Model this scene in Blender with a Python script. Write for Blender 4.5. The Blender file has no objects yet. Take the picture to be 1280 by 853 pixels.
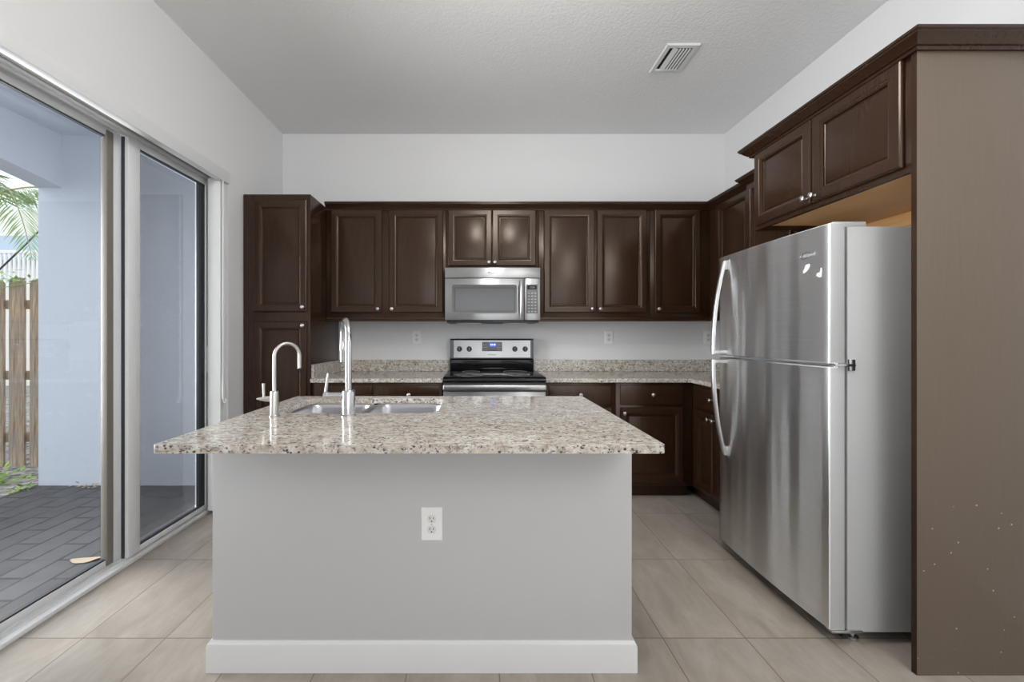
import bpy, bmesh, math, random
from mathutils import Vector, Matrix
random.seed(7)
sc = bpy.context.scene
COL = sc.collection
PI = math.pi
V = Vector

# ------------------------------------------------------------------ camera, world, lights
H = 1.236
cam_d = bpy.data.cameras.new('camera'); cam = bpy.data.objects.new('camera', cam_d); COL.objects.link(cam)
cam.location = (0, 0, H); cam.rotation_euler = (PI/2, 0, 0)
cam_d.sensor_fit = 'HORIZONTAL'; cam_d.sensor_width = 36
cam_d.lens = 511.0/1280*36
cam_d.shift_x = (640-597.7)/1280
cam_d.shift_y = -(426.5-419.5)/1280
cam_d.clip_start = 0.02; cam_d.clip_end = 200
sc.camera = cam
sc.view_settings.view_transform = 'Standard'; sc.view_settings.look = 'None'
sc.view_settings.exposure = 0.2; sc.view_settings.gamma = 1.0
sc.view_settings.use_curve_mapping = False

W = bpy.data.worlds.new('overcast_sky'); sc.world = W; W.use_nodes = True
bgn = W.node_tree.nodes['Background']
bgn.inputs['Color'].default_value = (0.86, 0.93, 1.0, 1); bgn.inputs['Strength'].default_value = 1.55

def area(name, loc, rot, size, power, color=(1, 1, 1), shape='RECTANGLE', sy=None):
    d = bpy.data.lights.new(name, 'AREA'); d.shape = shape; d.size = size
    if sy: d.size_y = sy
    d.energy = power; d.color = color
    o = bpy.data.objects.new(name, d); COL.objects.link(o); o.location = loc; o.rotation_euler = rot
    return o
def lamp(name, loc, r, power, color=(1, 0.985, 0.96)):
    d = bpy.data.lights.new(name, 'POINT'); d.shadow_soft_size = r; d.energy = power; d.color = color
    o = bpy.data.objects.new(name, d); COL.objects.link(o); o.location = loc; return o
lamp('kitchen_ceiling_light', (0.25, 1.15, 2.76), 0.2, 37)
lamp('living_ceiling_light', (1.65, -1.1, 2.50), 0.5, 46)
area('rear_fill_light', (0.7, -3.93, 1.35), (PI/2, 0, 0), 3.0, 20, (0.97, 0.985, 1), 'RECTANGLE', 2.1)  # unseen area light added behind the camera, standing in for window daylight
pd = area('patio_fill_light', (-3.50, 1.6, 1.40), (0, -PI/2, 0), 2.2, 95, (0.97, 0.985, 1), 'RECTANGLE', 2.6)  # area light added out of view under the patio roof, standing in for daylight
pd.data.spread = math.radians(100)
sun_d = bpy.data.lights.new('hazy_sun', 'SUN'); sun_d.energy = 1.3; sun_d.angle = math.radians(50); sun_d.color = (1, 0.98, 0.95)
sun = bpy.data.objects.new('hazy_sun', sun_d); COL.objects.link(sun); sun.location = (-8, -2, 6)
sun.rotation_euler = V((0.82, 0.38, -0.42)).to_track_quat('-Z', 'Y').to_euler()

# ------------------------------------------------------------------ materials
def new_mat(name):
    m = bpy.data.materials.new(name); m.use_nodes = True
    return m, m.node_tree.nodes, m.node_tree.links, m.node_tree.nodes['Principled BSDF']
def c4(c): return (c[0], c[1], c[2], 1)
def plain(name, col, rough=0.5, metal=0.0, spec=0.5, coat=0.0, coat_r=0.1, emit=None, es=0):
    m, N, L, b = new_mat(name)
    b.inputs['Base Color'].default_value = c4(col); b.inputs['Roughness'].default_value = rough
    b.inputs['Metallic'].default_value = metal; b.inputs['Specular IOR Level'].default_value = spec
    b.inputs['Coat Weight'].default_value = coat; b.inputs['Coat Roughness'].default_value = coat_r
    if emit: b.inputs['Emission Color'].default_value = c4(emit); b.inputs['Emission Strength'].default_value = es
    return m
def coords(N, L, scale=(1, 1, 1), kind='Object'):
    t = N.new('ShaderNodeTexCoord'); mp = N.new('ShaderNodeMapping'); mp.inputs['Scale'].default_value = scale
    L.new(t.outputs[kind], mp.inputs['Vector']); return mp.outputs['Vector']
def noise(N, L, vec, scale, detail=3, rough=0.5, dist=0):
    n = N.new('ShaderNodeTexNoise'); n.inputs['Scale'].default_value = scale; n.inputs['Detail'].default_value = detail
    n.inputs['Roughness'].default_value = rough; n.inputs['Distortion'].default_value = dist
    L.new(vec, n.inputs['Vector']); return n.outputs['Fac']
def ramp(N, L, fac, stops):
    r = N.new('ShaderNodeValToRGB'); e = r.color_ramp.elements
    e[0].position, e[0].color = stops[0][0], c4(stops[0][1]); e[1].position, e[1].color = stops[-1][0], c4(stops[-1][1])
    for p, c in stops[1:-1]:
        k = e.new(p); k.color = c4(c)
    L.new(fac, r.inputs['Fac']); return r.outputs['Color']
def mix(N, L, fac, a, b, mode='MIX'):
    m = N.new('ShaderNodeMix'); m.data_type = 'RGBA'; m.blend_type = mode
    for i, s in ((0, fac), (6, a), (7, b)):
        if hasattr(s, 'type') and hasattr(s, 'is_linked'): L.new(s, m.inputs[i])
        elif i == 0: m.inputs[0].default_value = s
        else: m.inputs[i].default_value = c4(s)
    return m.outputs[2]
def bump(N, L, b, height, strength, dist, prev=None):
    k = N.new('ShaderNodeBump'); k.inputs['Strength'].default_value = strength; k.inputs['Distance'].default_value = dist
    L.new(height, k.inputs['Height'])
    if prev: L.new(prev, k.inputs['Normal'])
    L.new(k.outputs['Normal'], b.inputs['Normal']); return k.outputs['Normal']

def paint(name, col, rough, bscale, bstr, bdist):
    m, N, L, b = new_mat(name); v = coords(N, L)
    b.inputs['Base Color'].default_value = c4(col); b.inputs['Roughness'].default_value = rough
    bump(N, L, b, noise(N, L, v, bscale, 4, 0.6), bstr, bdist); return m
M_wall = paint('white_wall_paint', (0.78, 0.78, 0.785), 0.6, 140, 0.25, 0.0015)
M_ceil = paint('textured_ceiling_paint', (0.88, 0.88, 0.88), 0.8, 62, 0.6, 0.006)
M_island = paint('shade_toned_island_paint', (0.55, 0.55, 0.555), 0.5, 120, 0.2, 0.0012)  # white wall paint made greyer: the island's shade is put into the colour
M_trim = plain('white_trim_paint', (0.75, 0.75, 0.75), 0.4)
M_white = plain('white_plastic', (0.88, 0.88, 0.87), 0.35)
M_alu = plain('white_painted_aluminium', (0.78, 0.79, 0.80), 0.35)
M_gasket = plain('dark_door_gasket', (0.03, 0.035, 0.04), 0.5)
M_bronze = plain('weathered_grey_aluminium', (0.20, 0.18, 0.155), 0.45)
M_vane = plain('white_blind_vane', (0.82, 0.82, 0.82), 0.5)
M_black = plain('black_plastic', (0.012, 0.012, 0.013), 0.35)
M_blackglass = plain('black_ceramic_glass', (0.008, 0.008, 0.009), 0.06)
M_nickel = plain('brushed_nickel', (0.60, 0.58, 0.55), 0.3, 1.0)
M_chrome = plain('satin_chrome', (0.60, 0.60, 0.61), 0.2, 1.0)
M_sink = plain('sink_steel', (0.52, 0.53, 0.55), 0.3, 1.0)
M_fridge_side = plain('grey_enamel_steel', (0.50, 0.505, 0.51), 0.42)
M_hole = plain('duct_dark', (0.015, 0.015, 0.015), 0.9)
M_greywin = plain('grey_microwave_glass', (0.10, 0.10, 0.102), 0.12)
M_keypad = plain('grey_keypad', (0.16, 0.16, 0.165), 0.35)
M_key = plain('pale_key_print', (0.42, 0.42, 0.42), 0.5)
M_logo_dark = plain('dark_logo', (0.05, 0.05, 0.055), 0.4)
M_logo_light = plain('bright_logo', (0.85, 0.85, 0.86), 0.25, 0.6)
M_paper = plain('torn_white_paper', (0.86, 0.86, 0.84), 0.8)
M_blue = plain('blue_display', (0.01, 0.02, 0.08), 0.2, emit=(0.06, 0.12, 0.75), es=0.9)
M_digit = plain('display_digits', (0.5, 0.6, 0.9), 0.3, emit=(0.55, 0.7, 1.0), es=1.2)
M_maple = None

def wood_cab(name, base, dark, chips=False):
    m, N, L, b = new_mat(name)
    v = coords(N, L, (14, 14, 1.2)); g = noise(N, L, v, 6, 4, 0.6, 0.4)
    v2 = coords(N, L, (1.5, 1.5, 0.7)); g2 = noise(N, L, v2, 1.6, 2)
    col = ramp(N, L, g, [(0.3, dark), (0.7, base)])
    col = mix(N, L, g2, col, base)
    if chips:
        v3 = coords(N, L); n = N.new('ShaderNodeTexVoronoi'); n.inputs['Scale'].default_value = 26; n.inputs['Randomness'].default_value = 1
        L.new(v3, n.inputs['Vector'])
        lt = N.new('ShaderNodeMath'); lt.operation = 'LESS_THAN'; lt.inputs[1].default_value = 0.075; L.new(n.outputs['Distance'], lt.inputs[0])
        sp = N.new('ShaderNodeSeparateXYZ'); L.new(v3, sp.inputs[0])
        z = N.new('ShaderNodeMath'); z.operation = 'LESS_THAN'; z.inputs[1].default_value = -0.45; L.new(sp.outputs['Z'], z.inputs[0])
        sel = N.new('ShaderNodeMath'); sel.operation = 'GREATER_THAN'; sel.inputs[1].default_value = 0.47
        L.new(noise(N, L, v3, 5.5, 2), sel.inputs[0])
        a = N.new('ShaderNodeMath'); a.operation = 'MULTIPLY'; L.new(lt.outputs[0], a.inputs[0]); L.new(z.outputs[0], a.inputs[1])
        a2 = N.new('ShaderNodeMath'); a2.operation = 'MULTIPLY'; L.new(a.outputs[0], a2.inputs[0]); L.new(sel.outputs[0], a2.inputs[1])
        col = mix(N, L, a2.outputs[0], col, (0.45, 0.40, 0.34))
    L.new(col, b.inputs['Base Color'])
    b.inputs['Roughness'].default_value = 0.25; b.inputs['Specular IOR Level'].default_value = 0.46; b.inputs['Specular Tint'].default_value = (1.0, 0.86, 0.74, 1)
    bump(N, L, b, noise(N, L, coords(N, L, (60, 60, 4)), 5, 3), 0.06, 0.001)
    return m
M_cab = wood_cab('espresso_stained_wood', (0.036, 0.0165, 0.0086), (0.018, 0.0078, 0.0042))
M_cab_in = wood_cab('espresso_side_veneer', (0.028, 0.017, 0.012), (0.018, 0.0105, 0.008))
M_endp = wood_cab('lit_espresso_end_panel', (0.150, 0.118, 0.092), (0.135, 0.105, 0.082), True)  # espresso base lightened: the room's broad reflection is put into the colour
def maple():
    m, N, L, b = new_mat('raw_maple_plywood')
    g = noise(N, L, coords(N, L, (3, 1, 20)), 3, 4, 0.6, 0.6)
    L.new(ramp(N, L, g, [(0.3, (0.88, 0.50, 0.20)), (0.7, (0.93, 0.60, 0.30))]), b.inputs['Base Color'])
    b.inputs['Roughness'].default_value = 0.5; return m
M_maple = maple()

def granite():
    m, N, L, b = new_mat('speckled_cream_granite')
    t = N.new('ShaderNodeTexCoord'); mp = N.new('ShaderNodeMapping'); mp.inputs['Rotation'].default_value = (0, 0, 0.5); mp.inputs['Scale'].default_value = (1.0, 1.7, 1.3)
    L.new(t.outputs['Object'], mp.inputs['Vector']); v = mp.outputs['Vector']
    n1 = noise(N, L, v, 26, 6, 0.68, 0.5)
    c = ramp(N, L, n1, [(0.30, (0.33, 0.265, 0.20)), (0.42, (0.52, 0.455, 0.385)), (0.52, (0.62, 0.575, 0.51)), (0.66, (0.76, 0.745, 0.71))])
    f2 = ramp(N, L, noise(N, L, v, 48, 5, 0.7, 0.6), [(0.53, (0, 0, 0)), (0.60, (0.9, 0.9, 0.9))])
    c = mix(N, L, f2, c, (0.27, 0.25, 0.235))
    f3 = ramp(N, L, noise(N, L, v, 85, 4, 0.65, 0.3), [(0.585, (0, 0, 0)), (0.63, (1, 1, 1))])
    c = mix(N, L, f3, c, (0.045, 0.035, 0.031))
    vo = N.new('ShaderNodeTexVoronoi'); vo.inputs['Scale'].default_value = 55; L.new(v, vo.inputs['Vector'])
    f4 = ramp(N, L, vo.outputs['Distance'], [(0.20, (1, 1, 1)), (0.34, (0, 0, 0))])
    sel = ramp(N, L, noise(N, L, v, 13, 3), [(0.52, (0, 0, 0)), (0.57, (1, 1, 1))])
    c = mix(N, L, mix(N, L, 1.0, f4, sel, 'MULTIPLY'), c, (0.07, 0.045, 0.034))
    L.new(c, b.inputs['Base Color']); b.inputs['Roughness'].default_value = 0.09
    b.inputs['Specular IOR Level'].default_value = 0.5
    return m
M_granite = granite()

def floor_mat():
    m, N, L, b = new_mat('greige_porcelain_tile')
    t = N.new('ShaderNodeTexCoord'); s = N.new('ShaderNodeSeparateXYZ'); L.new(t.outputs['Object'], s.inputs[0])
    ax = N.new('ShaderNodeMath'); ax.inputs[1].default_value = 100*0.338-0.077; L.new(s.outputs['X'], ax.inputs[0])
    ay = N.new('ShaderNodeMath'); ay.inputs[1].default_value = 100*0.585-1.668; L.new(s.outputs['Y'], ay.inputs[0])
    cb = N.new('ShaderNodeCombineXYZ'); L.new(ay.outputs[0], cb.inputs[0]); L.new(ax.outputs[0], cb.inputs[1])
    br = N.new('ShaderNodeTexBrick'); br.offset = 0; br.squash = 1
    for k, val in (('Scale', 1), ('Mortar Size', 0.0022), ('Mortar Smooth', 0.1), ('Bias', 0), ('Brick Width', 0.585), ('Row Height', 0.338)): br.inputs[k].default_value = val
    br.inputs['Color1'].default_value = c4((0.0, 0, 0)); br.inputs['Color2'].default_value = c4((1, 1, 1)); br.inputs['Mortar'].default_value = c4((0.5, 0.5, 0.5))
    L.new(cb.outputs[0], br.inputs['Vector'])
    # offset grain per tile
    off = N.new('ShaderNodeVectorMath'); off.operation = 'MULTIPLY_ADD'; off.inputs[1].default_value = (7, 3, 5); L.new(br.outputs['Color'], off.inputs[0])
    mp = N.new('ShaderNodeMapping'); mp.inputs['Scale'].default_value = (4.2, 1.5, 1); L.new(t.outputs['Object'], mp.inputs['Vector']); L.new(mp.outputs[0], off.inputs[2])
    g = noise(N, L, off.outputs[0], 2.2, 6, 0.6, 0.8); g2 = noise(N, L, off.outputs[0], 14, 4, 0.6, 0.3)
    c = ramp(N, L, g, [(0.3, (0.335, 0.293, 0.248)), (0.5, (0.40, 0.357, 0.307)), (0.72, (0.47, 0.43, 0.38))])
    c = mix(N, L, ramp(N, L, g2, [(0.5, (0, 0, 0)), (0.75, (0.5, 0.5, 0.5))]), c, (0.36, 0.31, 0.26))
    tint = mix(N, L, br.outputs['Color'], (0.96, 0.96, 0.96), (1.04, 1.03, 1.02))
    c = mix(N, L, 1.0, c, tint, 'MULTIPLY')
    c = mix(N, L, br.outputs['Fac'], c, (0.21, 0.165, 0.13))
    L.new(c, b.inputs['Base Color']); b.inputs['Roughness'].default_value = 0.38
    inv = N.new('ShaderNodeMath'); inv.operation = 'SUBTRACT'; inv.inputs[0].default_value = 1; L.new(br.outputs['Fac'], inv.inputs[1])
    bump(N, L, b, inv.outputs[0], 0.5, 0.002)
    return m
M_floor = floor_mat()

def paver_mat():
    m, N, L, b = new_mat('grey_concrete_pavers')
    t = N.new('ShaderNodeTexCoord'); s = N.new('ShaderNodeSeparateXYZ'); L.new(t.outputs['Object'], s.inputs[0])
    cb = N.new('ShaderNodeCombineXYZ'); L.new(s.outputs['Y'], cb.inputs[0]); L.new(s.outputs['X'], cb.inputs[1])
    br = N.new('ShaderNodeTexBrick'); br.offset = 0.5
    for k, val in (('Scale', 1), ('Mortar Size', 0.008), ('Mortar Smooth', 0.2), ('Bias', 0), ('Brick Width', 0.36), ('Row Height', 0.15)): br.inputs[k].default_value = val
    br.inputs['Color1'].default_value = c4((0.05, 0.049, 0.052)); br.inputs['Color2'].default_value = c4((0.08, 0.078, 0.081)); br.inputs['Mortar'].default_value = c4((0.012, 0.012, 0.012))
    L.new(cb.outputs[0], br.inputs['Vector'])
    n = noise(N, L, t.outputs['Object'], 9, 6, 0.65)
    c = mix(N, L, ramp(N, L, n, [(0.35, (0, 0, 0)), (0.8, (0.6, 0.6, 0.6))]), br.outputs['Color'], (0.12, 0.117, 0.117))
    L.new(c, b.inputs['Base Color']); b.inputs['Roughness'].default_value = 0.7
    inv = N.new('ShaderNodeMath'); inv.operation = 'SUBTRACT'; inv.inputs[0].default_value = 1; L.new(br.outputs['Fac'], inv.inputs[1])
    bump(N, L, b, inv.outputs[0], 0.6, 0.006)
    return m
M_paver = paver_mat()
def stucco():
    m, N, L, b = new_mat('white_stucco'); v = coords(N, L)
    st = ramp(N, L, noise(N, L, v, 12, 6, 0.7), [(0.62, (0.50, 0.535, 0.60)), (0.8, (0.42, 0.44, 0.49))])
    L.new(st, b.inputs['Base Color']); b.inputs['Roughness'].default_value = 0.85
    bump(N, L, b, noise(N, L, v, 55, 5, 0.65), 0.6, 0.006); return m
M_stucco = stucco()
def fence_mat():
    m, N, L, b = new_mat('weathered_fence_board')
    g = noise(N, L, coords(N, L, (14, 14, 0.9)), 4, 5, 0.65, 0.5); g2 = noise(N, L, coords(N, L, (1, 1, 1)), 2.2, 3)
    c = ramp(N, L, g, [(0.3, (0.13, 0.085, 0.055)), (0.55, (0.33, 0.235, 0.155)), (0.75, (0.52, 0.42, 0.31))])
    c = mix(N, L, ramp(N, L, g2, [(0.4, (0, 0, 0)), (0.7, (0.7, 0.7, 0.7))]), c, (0.23, 0.22, 0.205)); L.new(c, b.inputs['Base Color']); b.inputs['Roughness'].default_value = 0.85
    bump(N, L, b, g, 0.4, 0.003); return m
M_fence = fence_mat()
def gravel_mat():
    m, N, L, b = new_mat('grey_gravel'); v = coords(N, L)
    vo = N.new('ShaderNodeTexVoronoi'); vo.inputs['Scale'].default_value = 26; L.new(v, vo.inputs['Vector'])
    n = noise(N, L, v, 3, 4)
    c = ramp(N, L, vo.outputs['Color'], [(0.2, (0.13, 0.12, 0.11)), (0.8, (0.42, 0.40, 0.38))])
    c = mix(N, L, ramp(N, L, n, [(0.55, (0, 0, 0)), (0.7, (0.7, 0.7, 0.7))]), c, (0.14, 0.19, 0.08))
    L.new(c, b.inputs['Base Color']); b.inputs['Roughness'].default_value = 0.9
    bump(N, L, b, vo.outputs['Distance'], 0.8, 0.02); return m
M_gravel = gravel_mat()
M_leaf = plain('green_leaf', (0.24, 0.38, 0.07), 0.5)
M_palm = plain('palm_green', (0.22, 0.33, 0.11), 0.45)
M_rachis = plain('palm_stem', (0.33, 0.30, 0.14), 0.6)
M_bark = plain('palm_bark', (0.20, 0.16, 0.12), 0.9)
M_dryleaf = plain('dry_leaf', (0.50, 0.40, 0.29), 0.8)
M_house = plain('cream_house_wall', (0.78, 0.74, 0.68), 0.85)
M_bluegrey = plain('blue_grey_roof', (0.36, 0.43, 0.50), 0.8)
M_cable = plain('dark_cable', (0.06, 0.06, 0.06), 0.6)

def steel(name, grain, col=(0.43, 0.432, 0.435), rough=0.30, wave=0.0, wscale=(1, 3.2, 0.35), fine=0.12, aniso=0.9):
    m, N, L, b = new_mat(name)
    b.inputs['Metallic'].default_value = 1; b.inputs['Roughness'].default_value = rough
    b.inputs['Anisotropic'].default_value = aniso; b.inputs['Anisotropic Rotation'].default_value = 0.25
    v = coords(N, L, grain)
    f = noise(N, L, v, 1, 2, 0.6)
    L.new(ramp(N, L, f, [(0.3, tuple(x*0.93 for x in col)), (0.7, tuple(min(1, x*1.06) for x in col))]), b.inputs['Base Color'])
    p = None
    if wave:
        p = bump(N, L, b, noise(N, L, coords(N, L, wscale), 1.5, 1, 0.4), 1.0, wave)
    bump(N, L, b, f, fine, 0.001, p)
    return m
M_steel = steel('brushed_stainless', (1.5, 1.5, 500))
M_steel_door = steel('brushed_stainless_door', (3, 3, 700), (0.92, 0.922, 0.925), 0.42, 0.022, wscale=(1, 5, 0.3), fine=0.08, aniso=0.85)
M_handle = plain('polished_steel_handle', (0.60, 0.60, 0.605), 0.32, 1.0)

def glass_mat():
    m, N, L, b = new_mat('clear_door_glass'); N.remove(b)
    out = N['Material Output']; tr = N.new('ShaderNodeBsdfTransparent'); gl = N.new('ShaderNodeBsdfGlossy'); mx = N.new('ShaderNodeMixShader')
    lw = N.new('ShaderNodeLayerWeight'); lw.inputs['Blend'].default_value = 0.5
    pw = N.new('ShaderNodeMath'); pw.operation = 'POWER'; pw.inputs[1].default_value = 5; L.new(lw.outputs['Facing'], pw.inputs[0])
    ma = N.new('ShaderNodeMath'); ma.operation = 'MULTIPLY_ADD'; ma.inputs[1].default_value = 0.9; ma.inputs[2].default_value = 0.035; L.new(pw.outputs[0], ma.inputs[0])
    tr.inputs['Color'].default_value = (0.97, 0.98, 0.985, 1); gl.inputs['Roughness'].default_value = 0.02
    L.new(ma.outputs[0], mx.inputs[0]); L.new(tr.outputs[0], mx.inputs[1]); L.new(gl.outputs[0], mx.inputs[2]); L.new(mx.outputs[0], out.inputs['Surface'])
    return m
M_glass = glass_mat()
def screen_mat():
    m, N, L, b = new_mat('grey_insect_mesh'); out = N['Material Output']; tr = N.new('ShaderNodeBsdfTransparent'); mx = N.new('ShaderNodeMixShader')
    b.inputs['Base Color'].default_value = (0.10, 0.10, 0.105, 1); b.inputs['Roughness'].default_value = 0.7; mx.inputs[0].default_value = 0.36
    L.new(tr.outputs[0], mx.inputs[1]); L.new(b.outputs[0], mx.inputs[2]); L.new(mx.outputs[0], out.inputs['Surface']); return m
M_screen = screen_mat()

# ------------------------------------------------------------------ mesh helpers
class MB:
    def __init__(s): s.bm = bmesh.new()
    def box(s, x0, x1, y0, y1, z0, z1, bev=0.0, seg=2):
        x0, x1 = min(x0, x1), max(x0, x1); y0, y1 = min(y0, y1), max(y0, y1); z0, z1 = min(z0, z1), max(z0, z1)
        mt = Matrix.Translation(((x0+x1)/2, (y0+y1)/2, (z0+z1)/2)) @ Matrix.Diagonal((x1-x0, y1-y0, z1-z0, 1))
        r = bmesh.ops.create_cube(s.bm, size=1, matrix=mt)
        if bev:
            ed = list({e for v in r['verts'] for e in v.link_edges})
            bmesh.ops.bevel(s.bm, geom=ed, offset=bev, segments=seg, affect='EDGES', profile=0.5)
        return s
    def loft(s, rings, cap0=True, cap1=True, closed=True):
        vs = [[s.bm.verts.new(p) for p in r] for r in rings]
        n = len(vs[0])
        for a, b in zip(vs, vs[1:]):
            for i in range(n if closed else n-1):
                j = (i+1) % n
                try: s.bm.faces.new((a[i], a[j], b[j], b[i]))
                except ValueError: pass
        if cap0: s.bm.faces.new(list(reversed(vs[0])))
        if cap1: s.bm.faces.new(vs[-1])
        return s
    def tube(s, pts, r, seg=16, caps=True):
        pts = [V(p) for p in pts]; n = len(pts); rs = r if isinstance(r, (list, tuple)) else [r]*n
        tang = []
        for i in range(n):
            a = pts[max(i-1, 0)]; b = pts[min(i+1, n-1)]; tang.append((b-a).normalized())
        up = V((0, 0, 1)) if abs(tang[0].z) < 0.9 else V((1, 0, 0))
        u = tang[0].cross(up).normalized(); rings = []
        for i in range(n):
            if i:
                q = tang[i-1].rotation_difference(tang[i]); u = q @ u
            u = (u - tang[i]*u.dot(tang[i])).normalized(); w = tang[i].cross(u)
            rings.append([pts[i] + (u*math.cos(2*PI*k/seg) + w*math.sin(2*PI*k/seg))*rs[i] for k in range(seg)])
        return s.loft(rings, caps, caps)
    def lathe(s, o, axis, prof, seg=20):
        o = V(o); a = V(axis).normalized(); up = V((0, 0, 1)) if abs(a.z) < 0.9 else V((1, 0, 0))
        u = a.cross(up).normalized(); w = a.cross(u)
        return s.loft([[o + a*h + (u*math.cos(2*PI*k/seg) + w*math.sin(2*PI*k/seg))*max(r, 1e-4) for k in range(seg)] for r, h in prof])
    def poly(s, pts, thick):      # flat polygon of 3-D points extruded by vector thick
        t = V(thick); return s.loft([[V(p) for p in pts], [V(p)+t for p in pts]])
    def sweep(s, path, prof, side=1):   # path of (x, y); profile of (out, z); mitred
        P = [V((p[0], p[1])) for p in path]; n = len(P); rings = []
        for i in range(n):
            ds = []
            if i: ds.append((P[i]-P[i-1]).normalized())
            if i < n-1: ds.append((P[i+1]-P[i]).normalized())
            ns = [V((-d.y, d.x))*side for d in ds]
            if len(ns) == 1: m = ns[0]
            else: m = (ns[0]+ns[1])/(1+ns[0].dot(ns[1]))
            rings.append([V((P[i].x+m.x*o, P[i].y+m.y*o, z)) for o, z in prof])
        return s.loft(rings)
    def ngon_hole(s, outer, holes, z0, z1):
        es = []
        for loop in [outer]+holes:
            vs = [s.bm.verts.new((p[0], p[1], z1)) for p in loop]
            es += [s.bm.edges.new((vs[i], vs[(i+1) % len(vs)])) for i in range(len(vs))]
        f = bmesh.ops.triangle_fill(s.bm, use_beauty=True, use_dissolve=False, edges=es, normal=(0, 0, 1))
        faces = [g for g in f['geom'] if isinstance(g, bmesh.types.BMFace)]
        e = bmesh.ops.extrude_face_region(s.bm, geom=faces)
        for v in [g for g in e['geom'] if isinstance(g, bmesh.types.BMVert)]: v.co.z = z0
        return s
    def add_mesh(s, me, mt):
        k = len(s.bm.verts); s.bm.from_mesh(me); s.bm.verts.ensure_lookup_table()
        for v in s.bm.verts[k:]: v.co = mt @ v.co
        return s

WORLD = {}
def wl(o): return WORLD.get(o.name, V((0, 0, 0))) if o else V((0, 0, 0))
def obj(name, mb, mat, parent=None, label=None, smooth=True, angle=35, origin=None):
    bm = mb.bm
    bmesh.ops.recalc_face_normals(bm, faces=bm.faces)
    if origin is None:
        xs = [v.co for v in bm.verts]
        o = V(((min(p.x for p in xs)+max(p.x for p in xs))/2, (min(p.y for p in xs)+max(p.y for p in xs))/2, (min(p.z for p in xs)+max(p.z for p in xs))/2))
    else: o = V(origin)
    for v in bm.verts: v.co -= o
    me = bpy.data.meshes.new(name); bm.to_mesh(me); bm.free()
    me.materials.append(mat)
    if smooth:
        for p in me.polygons: p.use_smooth = True
        me.set_sharp_from_angle(angle=math.radians(angle))
    ob = bpy.data.objects.new(name, me); COL.objects.link(ob)
    WORLD[ob.name] = o
    if parent: ob.parent = parent
    ob.location = o - wl(parent)
    if label: ob['label'] = label
    return ob
def thing(name, label, cat, loc, group=None):
    o = bpy.data.objects.new(name, None); COL.objects.link(o); o.location = loc; o.empty_display_size = 0.1
    WORLD[o.name] = V(loc); return tag(o, label, cat, group)
def tag(o, label, cat, group=None, kind=None):
    o['label'] = label; o['category'] = cat
    if group: o['group'] = group
    if kind: o['kind'] = kind
    return o
def struct(name, mb, mat, label=None, cat=None, **k):
    o = obj(name, mb, mat, None, **k); o['kind'] = 'structure'
    if label: o['label'] = label
    if cat: o['category'] = cat
    return o
def bevel_mod(o, w, seg=2):
    m = o.modifiers.new('bevel', 'BEVEL'); m.width = w; m.segments = seg; m.limit_method = 'ANGLE'; m.angle_limit = math.radians(40); return o
def rr(x0, x1, y0, y1, r, n=6):
    out = []
    for cx, cy, a in ((x1-r, y1-r, 0), (x0+r, y1-r, PI/2), (x0+r, y0+r, PI), (x1-r, y0+r, 1.5*PI)):
        for k in range(n+1):
            t = a+PI/2*k/n; out.append((cx+r*math.cos(t), cy+r*math.sin(t)))
    return out
def rect_rings(O, u, v, n, w, h, steps):   # steps (inset, height along n)
    O, u, v, n = V(O), V(u), V(v), V(n); R = []
    for i, d in steps:
        R.append([O+u*a+v*b+n*d for a, b in ((i, i), (w-i, i), (w-i, h-i), (i, h-i))])
    return R
def text_mesh(s, size, depth=0.0006):
    cu = bpy.data.curves.new('txt', 'FONT'); cu.body = s; cu.size = size; cu.extrude = depth; cu.align_x = 'CENTER'; cu.align_y = 'CENTER'
    o = bpy.data.objects.new('txt', cu); COL.objects.link(o); bpy.context.view_layer.update()
    dg = bpy.context.evaluated_depsgraph_get()
    me = bpy.data.meshes.new_from_object(o.evaluated_get(dg))
    bpy.data.objects.remove(o); bpy.data.curves.remove(cu); return me
def frame(O, u, v, n):
    m = Matrix.Identity(4)
    for i, a in enumerate((u, v, n)):
        for k in range(3): m[k][i] = a[k]
    for k in range(3): m[k][3] = O[k]
    return m

# ------------------------------------------------------------------ room shell
XL, XR, YB, ZC, YR = -1.764, 2.225, 3.69, 3.055, -4.0
OY0, OY1, OZ = 1.35, 2.883, 2.39          # sliding door opening in the left wall
struct('floor', MB().box(-1.99, XR+.12, YR-.15, YB+.15, -0.10, 0), M_floor, origin=(0, 0, 0))
struct('ceiling', MB().box(-1.99, XR+.12, YR-.15, YB+.15, ZC, ZC+.12), M_ceil)
struct('wall_back', MB().box(-1.99, XR+.12, YB, YB+.15, 0, ZC), M_wall)
struct('wall_right', MB().box(XR, XR+.12, YR, YB, 0, ZC), M_wall)
struct('wall_left', MB().box(-1.99, XL, OY1, YB, 0, ZC).box(-1.99, XL, OY0, OY1, OZ, ZC).box(-1.99, XL, YR, OY0, 0, ZC), M_wall)
struct('wall_rear', MB().box(-1.99, -.8, YR-.15, YR, 0, ZC).box(2.2, XR+.12, YR-.15, YR, 0, ZC).box(-.8, 2.2, YR-.15, YR, 2.4, ZC).box(-.8, 2.2, YR-.15, YR, 0, .3), M_wall)

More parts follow.
